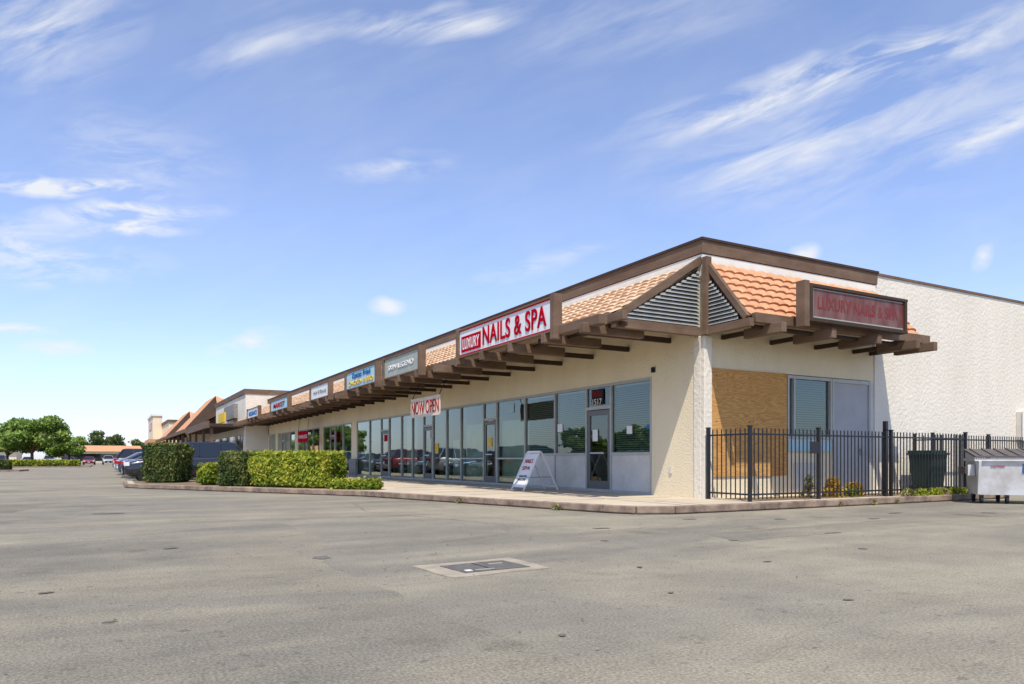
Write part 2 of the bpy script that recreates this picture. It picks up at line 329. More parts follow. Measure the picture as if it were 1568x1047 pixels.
crack([(8.1,9.9),(7.6,10.9),(5.6,18.4)],.012,7,.0038)
st.make('road_surface_stains',fixn=False)
# ------------------------------------------------------------ main building
X0=11.12; Y0=11.67; YE=60.0; XE=42.
bld=empty('strip_mall_building')
HD=2.91; TOP=5.42
w=B()
w.box(X0,X0+.2,Y0+.2,YE,HD,TOP,CREAM)
w.box(X0,X0+.2,Y0+.2,13.33,0,HD,CREAM)
w.box(X0,16.9,Y0,Y0+.2,2.95,TOP,CREAM)
w.box(X0,11.34,Y0,Y0+.2,0,2.95,CREAM)
w.box(11.34,13.72,Y0,Y0+.2,0,.66,CREAM)
w.box(13.72,15.3,Y0,Y0+.2,0,1.45,CREAM)
w.box(16.74,16.9,Y0+.001,Y0+.2,0,2.95,PANEL)
w.box(16.9,XE,Y0-.03,Y0+.2,0,5.62,WHITE)
w.box(XE-.2,XE,Y0+.2,YE,0,5.5,WHITE); w.box(X0,XE-.2,YE-.2,YE,0,5.5,WHITE)
w.make('walls',bld)
w=B(); w.box(11.085,11.31,Y0-.10,Y0-.002,0,3.62,WHITE); w.box(11.085,X0-.002,Y0,11.9,0,3.62,WHITE)
w.make('corner_pier',bld,bevel=.02)
w=B(); w.box(X0+.2,XE-.2,Y0+.2,YE-.2,5.2,5.3,PANEL)
w.box(14.6,14.7,Y0+.2,YE-.2,0.,5.2,INT); w.box(X0+.2,14.6,Y0+.2,YE-.2,SW-.1,SW+.005,INTF); w.box(X0+.2,14.6,Y0+.2,YE-.2,2.95,3.02,INT)
for y in (19.2,24.,31.65,37,44,51): w.box(X0+.25,14.6,y,y+.1,SW,2.95,INT)
for i in range(26):
    y=20+i*1.5; x=random.uniform(12.2,13.8); w.box(x,x+.6,y,y+random.uniform(.5,1.1),SW+.01,SW+random.uniform(.5,1.1),random.choice([DARK,BROWN,PANEL,GREYDOOR]))
w.make('roof_and_interior',bld)
w=B()
w.box(X0-.05,X0-.004,Y0-.05,YE,4.9,5.36,BAND); w.box(X0-.004,16.9,Y0-.05,Y0-.004,4.9,5.36,BAND)
w.make('parapet_band',bld)
w=B()
w.box(X0-.07,X0+.1,Y0-.07,YE,5.38,5.66,BROWN); w.box(X0+.1,16.95,Y0-.07,Y0+.1,5.38,5.66,BROWN)
w.box(X0-.10,X0+.12,Y0-.10,YE,5.66,5.71,BROWND); w.box(X0+.12,16.98,Y0-.10,Y0+.12,5.66,5.71,BROWND)
w.box(16.98,XE,Y0-.06,Y0+.25,5.62,5.68,BROWN)
w.make('fascia',bld)
def tiles(name,O,al,dn,L,SL,pitch,row,m,parent):
    O=Vector(O);al=Vector(al);dn=Vector(dn).normalized(); n=al.cross(dn); n=n if n.z>0 else -n
    res=6; nc=int(L/pitch)*res; rows=int(round(SL/row)); V=[];F=[]
    rr=random.Random(3)
    for r in range(rows):
        base=len(V); jit=[rr.uniform(-.012,.012) for _ in range(nc//res+2)]; jh=[rr.uniform(-.006,.008) for _ in range(nc//res+2)]
        for k,(sv,hb) in enumerate(((r*row,.0),((r+1)*row+.03,.045),((r+1)*row+.03,.0))):
            for i in range(nc+1):
                a=i*pitch/res; ph=(i%res)/res; wv=.034*max(0,math.sin(ph*math.pi*1.0))**.7
                p=O+al*a+dn*(sv+jit[i//res])+n*(hb+(jh[i//res] if k==1 else 0)+wv*(1 if k<2 else .3)+.01); V.append(p[:])
        for k in range(2):
            for i in range(nc): q=base+k*(nc+1)+i; F.append((q,q+1,q+nc+2,q+nc+1))
    me=bpy.data.meshes.new(name); me.from_pydata(V,[],F); me.materials.append(m); o=bpy.data.objects.new(name,me); COL.objects.link(o); o.parent=parent; return o
EX=8.85; EZ=3.86; TZ=5.16
dl=Vector((EX-X0,0,EZ-TZ)); 
tiles('tile_roof_front',(X0-.06,Y0+.06,TZ),(0,1,0),dl,YE-Y0-.1,dl.length,.30,dl.length/8,TILEL,bld)
EY=10.50
ds=Vector((0,EY-Y0,EZ+.0-TZ)); 
tiles('tile_roof_side',(X0+.06,Y0-.06,TZ),(1,0,0),ds,5.75,ds.length,.30,ds.length/7,TILE,bld)
w=B()
w.poly([(X0-.02,Y0+.05,TZ-.05),(X0-.02,YE,TZ-.05),(EX,YE,EZ-.05),(EX,Y0+.05,EZ-.05)],BROWND)
w.poly([(X0+.05,Y0-.02,TZ-.05),(16.85,Y0-.02,TZ-.05),(16.85,EY,EZ-.05),(X0+.05,EY,EZ-.05)],BROWND)
w.make('roof_sheathing',bld,fixn=False)
w=B()
w.beam((X0-.05,Y0+.0,TZ+.08),(EX-.05,Y0+.0,EZ-.06),.10,.14,BROWN)
w.beam((X0,Y0-.05,TZ+.08),(X0,EY-.08,EZ-.06),.10,.12,BROWN)
w.box(16.84,16.92,EY,Y0-.1,EZ-.1,EZ+.02,BROWN)
w.box(X0-.12,X0+.03,Y0-.24,Y0-.12,3.62,5.26,BROWN)
w.box(EX-.1,X0-.12,Y0-.08,Y0+.06,3.60,3.78,BROWN)
w.box(X0-.06,X0+.06,EY-.2,Y0-.24,3.62,3.78,BROWN)
w.make('gable_trim',bld)
w=B()
z=3.80
while z<4.98:
    t=(z-EZ)/(TZ-EZ); xs=EX+(X0-EX)*max(t,0)+.18; ys=EY+(Y0-EY)*max(t,0)+.10
    if xs<X0-.2: w.poly([(xs,Y0-.06,z),(X0-.12,Y0-.06,z),(X0-.12,Y0-.01,z+.07),(xs+.10,Y0-.01,z+.07)],LOUV)
    if ys<Y0-.3: w.poly([(X0-.06,ys,z),(X0-.06,Y0-.24,z),(X0-.01,Y0-.24,z+.07),(X0-.01,ys+.05,z+.07)],LOUV)
    z+=.08
w.poly([(EX+.1,Y0+.045,3.8),(X0-.1,Y0+.045,3.8),(X0-.1,Y0+.045,5.05)],BROWND)
w.poly([(X0+.045,EY+.05,3.8),(X0+.045,Y0-.2,3.8),(X0+.045,Y0-.2,5.05)],BROWND)
w.make('gable_louvres',bld,fixn=False)
w=B()
w.box(EX-.12,EX,Y0-.35,YE,3.70,3.88,BROWN); w.box(EX-.02,EX+.12,Y0-.2,YE,3.62,3.70,BROWND)
ys=[12.0+1.5*i for i in range(32)]
for y in ys:
    dy=random.uniform(-.015,.015)
    w.box(EX-.62+dy,EX+.9,y-.08,y+.08,3.50+dy*.5,3.70,BROWN)
    w.box(EX-.3,X0,y+.65,y+.73,3.60,3.72,BROWND)
w.box(EX-.5,EX-.3,Y0-.1,Y0+1.6,3.62,3.82,BROWN)
w.box(X0+.1,17.0,EY-.22,EY-.1,3.70,3.90,BROWN)
w.box(X0+.3,16.95,EY-.02,EY+.1,3.62,3.70,BROWND)
for x in (11.7,13.2,14.7,16.1,16.75):
    w.box(x-.07,x+.07,EY-.5,EY+.5,3.50,3.70,BROWN)
    w.box(x-.04,x+.04,EY+.3,Y0,3.58,3.68,BROWND)
w.make('canopy_beams',bld,bevel=.012)
bays=[(13.36,14.92,'k'),(14.92,16.0,'d'),(16.0,17.57,'k'),(17.57,19.28,'k'),(19.28,21.12,'f'),(21.12,22.07,'d'),(22.07,23.9,'f'),
(23.9,25.18,'g'),(25.18,26.5,'g'),(26.5,27.45,'d'),(27.45,28.7,'g'),(28.7,30.0,'g'),(30.0,31.6,'g'),(31.6,32.68,'d'),(32.68,34.4,'g'),(34.4,36.5,'g'),(36.5,37.4,'w')]
y=37.4
while y<58.5:
    for dy,t in ((1.6,'g'),(1.6,'g'),(1.0,'d'),(1.6,'g'),(.8,'w')):
        if y+dy<59.8: bays.append((y,y+dy,t)); 
        y+=dy
fr=B();gl=B();bl=B();kn=B();dr=B()
dm=mat('door_frame',(.16,.16,.15),.4,metal=.5)
CURT=mat('curtain_pale',(.66,.72,.58),.9,.15,2)
SH=[mat('window_shade_tan',(.60,.48,.32),.9,.2,2),mat('window_shade_dark',(.16,.16,.15),.9,.2,2),mat('window_shade_pale',(.64,.66,.56),.9,.2,2)]
def pane(y0,y1,z0,z1,x): gl.poly([(x,y1,z0),(x,y0,z0),(x,y0,z1),(x,y1,z1)],GLASS)   # normal faces the car park (-X)
for (a,c,t) in bays:
    if t=='w': kn.box(X0+.0,X0+.2,a,c,0,HD,CREAM); continue
    fr.box(X0-.01,X0+.09,a-.03,a+.03,SW,HD,ALU); fr.box(X0-.012,X0+.092,a+.03,c-.03,HD-.07,HD-.002,ALU)
    fr.box(X0-.012,X0+.092,a+.03,c-.03,SW,SW+.07,ALU)
    if t=='d':
        fr.box(X0-.008,X0+.088,a+.03,c-.03,2.27,2.35,ALU)
        for (p,q) in ((a+.05,a+.15),(c-.15,c-.05)): dr.box(X0+.01,X0+.06,p,q,SW+.02,2.25,dm)
        dr.box(X0+.01,X0+.06,a+.15,c-.15,SW+.02,SW+.28,dm); dr.box(X0+.01,X0+.06,a+.15,c-.15,2.12,2.25,dm)
        dr.box(X0-.05,X0-.03,a+.2,c-.2,1.12,1.16,RIM); dr.box(X0-.05,X0+.01,a+.2,a+.23,1.12,1.16,RIM); dr.box(X0-.05,X0+.01,c-.23,c-.2,1.12,1.16,RIM)
        pane(a+.13,c-.13,SW+.25,2.14,X0+.035); pane(a+.03,c-.03,2.34,2.86,X0+.035)
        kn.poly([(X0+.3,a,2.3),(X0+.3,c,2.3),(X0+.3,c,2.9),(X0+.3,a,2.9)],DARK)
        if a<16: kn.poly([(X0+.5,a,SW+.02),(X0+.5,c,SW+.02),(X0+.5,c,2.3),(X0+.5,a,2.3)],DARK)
        continue
    zb=SW+.06
    if t=='k':
        fr.box(X0-.011,X0+.091,a+.03,c-.03,1.08,1.15,ALU); kn.box(X0+.02,X0+.07,a+.03,c-.03,SW+.07,1.08,PANEL); zb=1.14
        z=1.17
        while z<2.84: bl.poly([(X0+.13,a+.04,z),(X0+.13,c-.04,z),(X0+.155,c-.04,z+.036),(X0+.155,a+.04,z+.036)],BLIND); z+=.055
        bl.box(X0+.12,X0+.18,a+.04,c-.04,2.8,2.86,SIGNW)
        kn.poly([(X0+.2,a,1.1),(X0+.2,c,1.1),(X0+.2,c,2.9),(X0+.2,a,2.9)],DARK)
    if t=='f':
        za=2.1+.2*random.random()
        bl.poly([(X0+.2,a+.04,SW+.1),(X0+.2,c-.04,SW+.1),(X0+.2,c-.04,za),(X0+.2,a+.04,za)],CURT)
        fr.box(X0-.011,X0+.091,a+.03,c-.03,.98,1.03,ALU)
    if t=='g':
        q=random.random()
        if q<.75:
            zt_=random.choice([1.2,1.7,2.85,2.85]); z0_=SW+.1
            bl.poly([(X0+.25,a+.04,z0_),(X0+.25,c-.04,z0_),(X0+.25,c-.04,zt_),(X0+.25,a+.04,zt_)],random.choice(SH))
    pane(a+.03,c-.03,zb,HD-.06,X0+.04)
fr.make('window_frames',bld); gl.make('window_glass',bld,fixn=False); bl.make('blinds',bld,fixn=False); kn.make('knee_panels',bld); dr.make('shop_doors',bld)
w=B(); w.box(X0-.12,X0-.002,36.3,37.5,SW,1.0,STONE); w.make('stone_base',bld)
w=B(); w.box(11.36,13.70,Y0-.03,Y0-.004,.60,2.95,PLY)
for x in (11.5,12.5,13.55):
    for z in (.75,1.8,2.8): w.cyl((x,Y0-.032,z),(0,1,0),.012,.01,BROWND,6)
w.make('plywood_board',bld)
w=B(); 
for x in (13.74,13.95,15.24): w.box(x,x+.06,Y0-.02,Y0+.1,1.45,2.93,ALU)
w.box(13.80,15.24,Y0-.018,Y0+.098,2.86,2.93,ALU); w.box(13.80,15.24,Y0-.018,Y0+.098,1.45,1.51,ALU)
w.make('side_window_frame',bld)
w=B(); w.poly([(13.78,Y0+.05,1.5),(15.26,Y0+.05,1.5),(15.26,Y0+.05,2.88),(13.78,Y0+.05,2.88)],GLASS); w.make('side_window_glass',bld,fixn=False)
w=B(); z=1.5
while z<2.84: w.poly([(14.02,Y0+.10,z),(15.22,Y0+.10,z),(15.22,Y0+.12,z+.036),(14.02,Y0+.12,z+.036)],BLIND); z+=.055
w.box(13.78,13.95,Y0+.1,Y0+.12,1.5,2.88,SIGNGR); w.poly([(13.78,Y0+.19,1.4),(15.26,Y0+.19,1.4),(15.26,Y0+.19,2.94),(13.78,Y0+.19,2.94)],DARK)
w.make('side_blinds',bld,fixn=False)
w=B(); w.box(15.30,16.74,Y0+.03,Y0+.2,0,.3,GREYDOOR);w.box(15.36,16.68,Y0+.01,Y0+.08,.3,2.84,GREYDOOR); w.box(15.30,15.36,Y0-.03,Y0+.2,.0,2.93,ALU); w.box(16.68,16.74,Y0-.03,Y0+.2,0,2.93,GREYDOOR); w.box(15.36,16.68,Y0-.028,Y0+.2,2.84,2.93,ALU)
w.box(16.36,16.42,Y0-.05,Y0+.01,1.1,1.25,RIM)
w.make('side_door',bld)
w=B(); w.box(13.74,15.22,Y0-.05,Y0-.004,1.16,1.42,SIGNLB); w.box(13.95,14.9,Y0-.02,Y0-.003,.25,.9,PANEL); w.make('side_panel',bld)
w=B(); w.box(X0-.03,X0-.003,12.62,12.70,.66,.80,PANEL); w.box(X0-.05,X0-.003,13.2,13.3,3.0,3.12,DARK); w.make('outlet_box',bld)
w=B(); w.box(X0-.004,X0+.03,15.25,15.75,2.4,2.8,DARK); w.box(X0+.005,X0+.02,15.5,15.72,1.45,1.75,SIGNW)
w.make('door_poster',bld); text('1517','door_number',bld,.4,.16,(X0-.008,15.5,2.47),'-X',SIGNW,.002)
text('OPEN','door_sign_letters',bld,.4,.13,(X0-.008,15.5,2.68),'-X',SIGNR,.002)
w=B()
for (yy,zz,a,h,m) in ((17.2,1.75,.25,.22,SIGNW),(14.1,1.6,.2,.2,SIGNW),(13.42,1.7,.12,.1,SIGNB),(21.4,2.1,.35,.2,SIGNW),(21.5,1.4,.25,.3,SIGNY),(20,2.45,.5,.3,SIGNLB),(26.8,1.8,.3,.3,SIGNW),(31.9,1.8,.4,.3,SIGNR),(26,1.2,.3,.4,SIGNY)):
    w.box(X0+.02,X0+.034,yy,yy+a,zz,zz+h,m)
w.make('window_posters',bld)
e=empty('electrical_box'); b=B(); b.box(23.5,24.1,Y0-.22,Y0-.032,1.55,2.38,PANEL); b.box(23.46,24.14,Y0-.24,Y0-.22,1.5,2.42,SIGNW); b.cyl((23.8,Y0-.1,.8),(0,0,1),.03,1.5,PANEL,10); b.make('cabinet',e,bevel=.01)
# ------------------------------------------------------------ signs
def shopsign(name,ya,yb,za,zb,face,X=8.28,letters=(),edge=BROWN):
    e=empty(name); b=B()
    b.box(X,X+.1,ya,yb,za,zb,face); b.box(X-.03,X+.12,ya,yb,zb,zb+.04,edge); b.box(X-.03,X+.12,ya,yb,za-.04,za,edge)
    b.box(X-.05,X+.16,ya-.16,ya-.01,za-.2,zb+.08,BROWN); b.box(X-.05,X+.16,yb+.01,yb+.16,za-.2,zb+.08,BROWN)
    b.make('cabinet',e)
    for (tx,yc,zc,w_,h_,m) in letters: text(tx,'letters',e,w_,h_,(X-.014,yc,zc),'-X',m,.008,.012)
    return e
s=shopsign('nail_salon_sign',13.2,17.85,3.74,4.42,SIGNW,letters=[('NAILS & SPA',14.93,4.09,3.05,.46,SIGNR),('LUXURY',17.14,4.03,.98,.28,SIGNW)])
b=B(); b.box(8.262,8.279,16.58,17.72,3.83,4.24,SIGNR); b.make('red_plate',s)
b=B(); b.box(8.255,8.279,13.2,17.85,3.74,3.77,SIGNR); b.box(8.255,8.279,13.2,17.85,4.395,4.42,SIGNR); b.make('red_trim',s)
shopsign('skin_care_sign',20.8,23.95,3.74,4.36,SIGNGR,letters=[('SKIN LEGEND',22.4,4.04,2.3,.16,SIGNW)])
shopsign('restaurant_sign',24.9,28.5,3.74,4.36,SIGNLB,letters=[('Kansas Fried',26.6,4.2,2.2,.22,SIGNB),('CHICKEN & BBQ',26.7,3.9,3.0,.2,SIGNY)])
shopsign('beauty_shop_sign',31.2,34.3,3.74,4.30,SIGNW,letters=[('Hair & Beauty',32.7,4.0,2.2,.2,SIGNGR)])
shopsign('market_sign',39.3,43.9,3.74,4.30,SIGNLB,letters=[('MARKET',41.6,4.0,3.,.26,SIGNR)])
shopsign('insurance_sign',48,52.,3.74,4.30,SIGNW,letters=[('INSURANCE',50,4.0,3.,.3,SIGNB)])
e=empty('nail_salon_side_sign'); b=B(); FY=9.98
FADE=mat('faded_sign',(.12,.016,.013),.4,.6,1.5,c2=(.22,.13,.10),stretch=(1.6,1,.7),detail=2)
FADEL=mat('faded_letters',(.22,.010,.012),.5,.6,1.7,c2=(.15,.05,.04),stretch=(2.2,1,.8))
b.box(12.47,15.5,FY,FY+.14,3.84,4.48,FADE); 
for (a,c,p,q) in ((12.36,15.6,4.48,4.54),(12.36,15.6,3.78,3.84)): b.box(a,c,FY-.04,FY+.16,p,q,BROWND)
b.box(12.38,12.47,FY-.04,FY+.16,3.84,4.48,BROWND); b.box(15.5,15.58,FY-.04,FY+.16,3.84,4.48,BROWND)
b.box(12.2,12.35,FY-.05,FY+.16,3.66,4.58,BROWN)
b.make('cabinet',e)
text('LUXURY NAILS & SPA','letters',e,2.65,.26,(13.98,FY-.001,4.17),'-Y',FADEL,.002,.03)
b=B(); b.box(12.5,15.47,FY-.008,FY-.002,3.86,3.885,SIGNGR); b.box(12.5,15.47,FY-.008,FY-.002,4.44,4.455,SIGNGR);b.box(12.5,12.515,FY-.009,FY-.001,3.885,4.44,SIGNGR); b.make('trim',e)
e=empty('now_open_banner'); b=B(); b.box(9.0,9.015,20.85,23.35,2.37,3.0,mat('banner_cloth',(.8,.66,.52),.8,.2,2))
for y in (20.95,23.25): b.beam((9.01,y,2.98),(9.3,y,3.62),.02,.02,RUB)
b.make('cloth',e); text('NOW OPEN','letters',e,2.3,.42,(8.99,22.1,2.68),'-X',SIGNR,.003,.0)
e=empty('shop_banner'); b=B(); b.box(10.2,10.215,43.,45.6,2.0,2.65,SIGNR)
for y in (43.1,45.5): b.beam((10.2,y,2.63),(10.3,y,3.6),.02,.02,RUB)
b.make('cloth',e); text('WIRELESS','letters',e,2.2,.2,(10.19,44.3,2.33),'-X',SIGNW,.003)
e=empty('a_frame_sign'); b=B(); ya,yb=16.75,17.4; xt=10.15; zt=1.18
for (xb) in (9.62,10.7):
    for y in (ya,yb): b.beam((xb,y,SW),(xt+(.02 if xb>xt else -.02),y,zt),.035,.035,SIGNW)
    b.beam((xb+(.05 if xb<xt else -.05),ya,SW+.1),(xb+(.05 if xb<xt else -.05),yb,SW+.1),.03,.03,SIGNW)
b.beam((xt,ya,zt),(xt,yb,zt),.05,.05,SIGNW)
b.poly([(9.66,ya+.03,SW+.1),(9.66,yb-.03,SW+.1),(xt-.05,yb-.03,zt-.04),(xt-.05,ya+.03,zt-.04)],SIGNW)
b.beam((9.7,ya,.5),(10.55,ya,.5),.012,.012,RUB)
b.make('frame',e,fixn=False)
for tx,hz,hh,mm in (('NAILS',.93,.12,SIGNR),('SPA',.74,.12,SIGNR),('WALK-INS\nWELCOME',.48,.16,DARK)):
    xx=9.66+(hz-SW-.1)/(zt-.14-SW)*.44-.012
    o=text(tx,'letters',e,.42,hh,(xx,(ya+yb)/2,hz),'-X',mm,.002)
    o.rotation_euler=(math.pi/2-.43,0,-math.pi/2)
# ------------------------------------------------------------ fence
def fence(name,pts,zt=1.6,zb=SW):
    e=empty(name); b=B()
    for (x0,y0),(x1,y1) in zip(pts[:-1],pts[1:]):
        L=math.hypot(x1-x0,y1-y0); n=int(L/.115)
        for z in (zt-.12,zb+.14): b.beam((x0,y0,z),(x1,y1,z),.03,.035,BLACK)
        for i in range(1,n):
            t=i/n; x=x0+(x1-x0)*t;y=y0+(y1-y0)*t; b.box(x-.009,x+.009,y-.009,y+.009,zb+.04,zt,BLACK)
    b.make('pickets',e)
    p=B()
    for i,(x,y) in enumerate(pts): p.box(x-.032,x+.032,y-.032,y+.032,zb-.02,zt+.03,BLACK); p.box(x-.04,x+.04,y-.04,y+.04,zt+.03,zt+.05,BLACK)
    p.make('posts',e); return e
fy=10.31
f1=fence('iron_fence',[(11.08,11.45),(11.08,fy),(13.1,fy),(15.35,fy),(15.55,fy),(18.5,fy),(18.5,11.6)])
b=B(); b.box(15.31,15.39,fy-.04,fy+.04,SW,1.84,BLACK); b.box(12.8,13.1,fy-.03,fy-.02,1.1,1.35,BLACK); b.make('gate_post',f1)
fence('iron_fence',[(18.62,11.2),(21.2,11.2),(24,11.2),(27,11.2),(30,11.2)],1.62,.03)
clump('flowering_plant',(14.15,10.75,SW),.32,.42,500,.05,LYEL)
clump('flowering_plant',(15.0,10.85,SW),.35,.30,420,.05,LYEL)
clump('weed_plant',(13.4,10.8,SW),.2,.5,120,.05,LDRY)
for x in (15.9,16.4,16.9,17.3,17.8,18.2): clump('weed_plant',(x,10.1+.1*random.random(),SW),.25,.16,260,.035,LDRY if random.random()<.5 else LBRIGHT)
clump('weed_plant',(14.6,10.6,SW),.3,.2,200,.04,LBRIGHT)
for (x,y) in ((12,10.0),(13.3,9.99),(14.4,9.98),(15.2,10.0),(19.2,10.15),(7.6,11.9),(6.9,14.8)): clump('weed_plant',(x-.08,y-.08,.02),.12,.09,80,.028,LDRY)
# ------------------------------------------------------------ trash bin
e=empty('wheeled_trash_bin',(18.0,10.95,SW)); b=B()
w0,w1,z0,z1=.24,.31,.08,.95
V=[(-w0,-w0,z0),(w0,-w0,z0),(w0,w0,z0),(-w0,w0,z0),(-w1,-w1,z1),(w1,-w1,z1),(w1,w1,z1),(-w1,w1,z1)]
for f in ((3,2,1,0),(0,1,5,4),(1,2,6,5),(2,3,7,6),(3,0,4,7)): b.poly([V[i] for i in f],GREENB)
b.box(-.34,.34,-.36,.36,.95,1.0,GREENB); b.box(-.30,.30,-.30,.34,1.0,1.06,GREENB); b.box(-.25,.25,.36,.42,.96,1.0,GREENB); b.box(-.2,.2,-.32,-.30,.5,.53,GREENB)
for x in (-.27,.27): b.cyl((x,.22,.1),(1,0,0),.1,.06,RUB,14)
b.make('bin_body',e,bevel=.01)
# ------------------------------------------------------------ dumpster
e=empty('dumpster',(16.66,9.05,0),math.radians(-50)); b=B(); x0,x1,y0,y1=0,1.97,0,1.12
V=[(x0+.05,y0+.12,.2),(x1-.05,y0+.12,.2),(x1-.05,y1-.05,.2),(x0+.05,y1-.05,.2),(x0,y0,.98),(x1,y0,.98),(x1,y1,.98),(x0,y1,.98)]
for f in ((3,2,1,0),(0,1,5,4),(1,2,6,5),(2,3,7,6),(3,0,4,7)): b.poly([V[i] for i in f],DUMP)
b.box(x0-.04,x1+.04,y0-.04,y0+.04,.94,1.0,DUMP); b.box(x0-.04,x0+.04,y0+.04,y1,.94,1.0,DUMP)
for x in (x0+.02,x0+.95,x1-.1): b.beam((x+.04,y0+.09,.22),(x+.04,y0-.03,.94),.07,.05,DUMP,up=(1,0,0))
b.box(x0-.17,x0-.0,y0+.2,y1-.15,.66,.82,LID)
b.box(x0-.13,x0-.0,y0+.16,y0+.2,.62,.86,DUMP)
b.make('bin',e)
b=B()
for (a,c) in ((x0-.03,x0+.97),(x0+.99,x1+.03)):
    V=[(a,y0-.06,1.01),(c,y0-.06,1.01),(c,y1,1.18),(a,y1,1.18),(a,y0-.06,1.05),(c,y0-.06,1.05),(c,y1,1.22),(a,y1,1.22)]
    for f in ((3,2,1,0),(4,5,6,7),(0,1,5,4),(1,2,6,5),(2,3,7,6),(3,0,4,7)): b.poly([V[i] for i in f],LID)
    for i in range(4):
        xx=a+.12+i*.24; b.beam((xx,y0,1.065),(xx,y1-.05,1.225),.05,.03,LID)
b.poly([(x0,y0+.1,1.0),(x0,y1,1.0),(x0,y1,1.18)],DUMP)
b.make('lids',e)
b=B()
for x in (x0+.14,x0+.62,x1-.2):
    for y in (y0+.22,y1-.15): b.cyl((x,y,.085),(1,0,0),.08,.05,RUB,14); b.box(x-.04,x+.04,y-.03,y+.03,.12,.21,LID)
b.make('casters',e)
text('2-','stencil',e,.2,.12,(1.1,y0+.07,.5),(math.pi/2+.15,0,0),DARK,.003)
text('CAUTION','label',e,.26,.04,(.4,y0+.014,.82),(math.pi/2+.15,0,0),SIGNR,.003)
b=B(); b.poly([(.86,y0+.004,.88),(1.1,y0+.004,.88),(1.1,y0+.03,.68),(.86,y0+.03,.68)],SIGNB); b.make('sticker',e,fixn=False)
# ------------------------------------------------------------ hedges
hedge((1.05,28.9),(2.1,28.35),1.4,1.32,SW,LDARK,'boxwood_hedge',18000,.06,.2,1)
hedge((2.95,24.2),(3.65,23.4),1.0,1.0,SW,LDARK,'boxwood_hedge',9000,.055,.15,5)
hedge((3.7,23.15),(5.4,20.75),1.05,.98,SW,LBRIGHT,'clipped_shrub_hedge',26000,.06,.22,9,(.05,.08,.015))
hedge((2.45,25.5),(2.9,25.1),.9,.62,SW,LBRIGHT,'low_shrub',5000,.06,.25,12,(.05,.08,.015))
hedge((5.35,20.3),(6.35,19.3),.6,.22,SW,LBRIGHT,'groundcover_plant',3500,.05,.1,15,(.05,.08,.015))
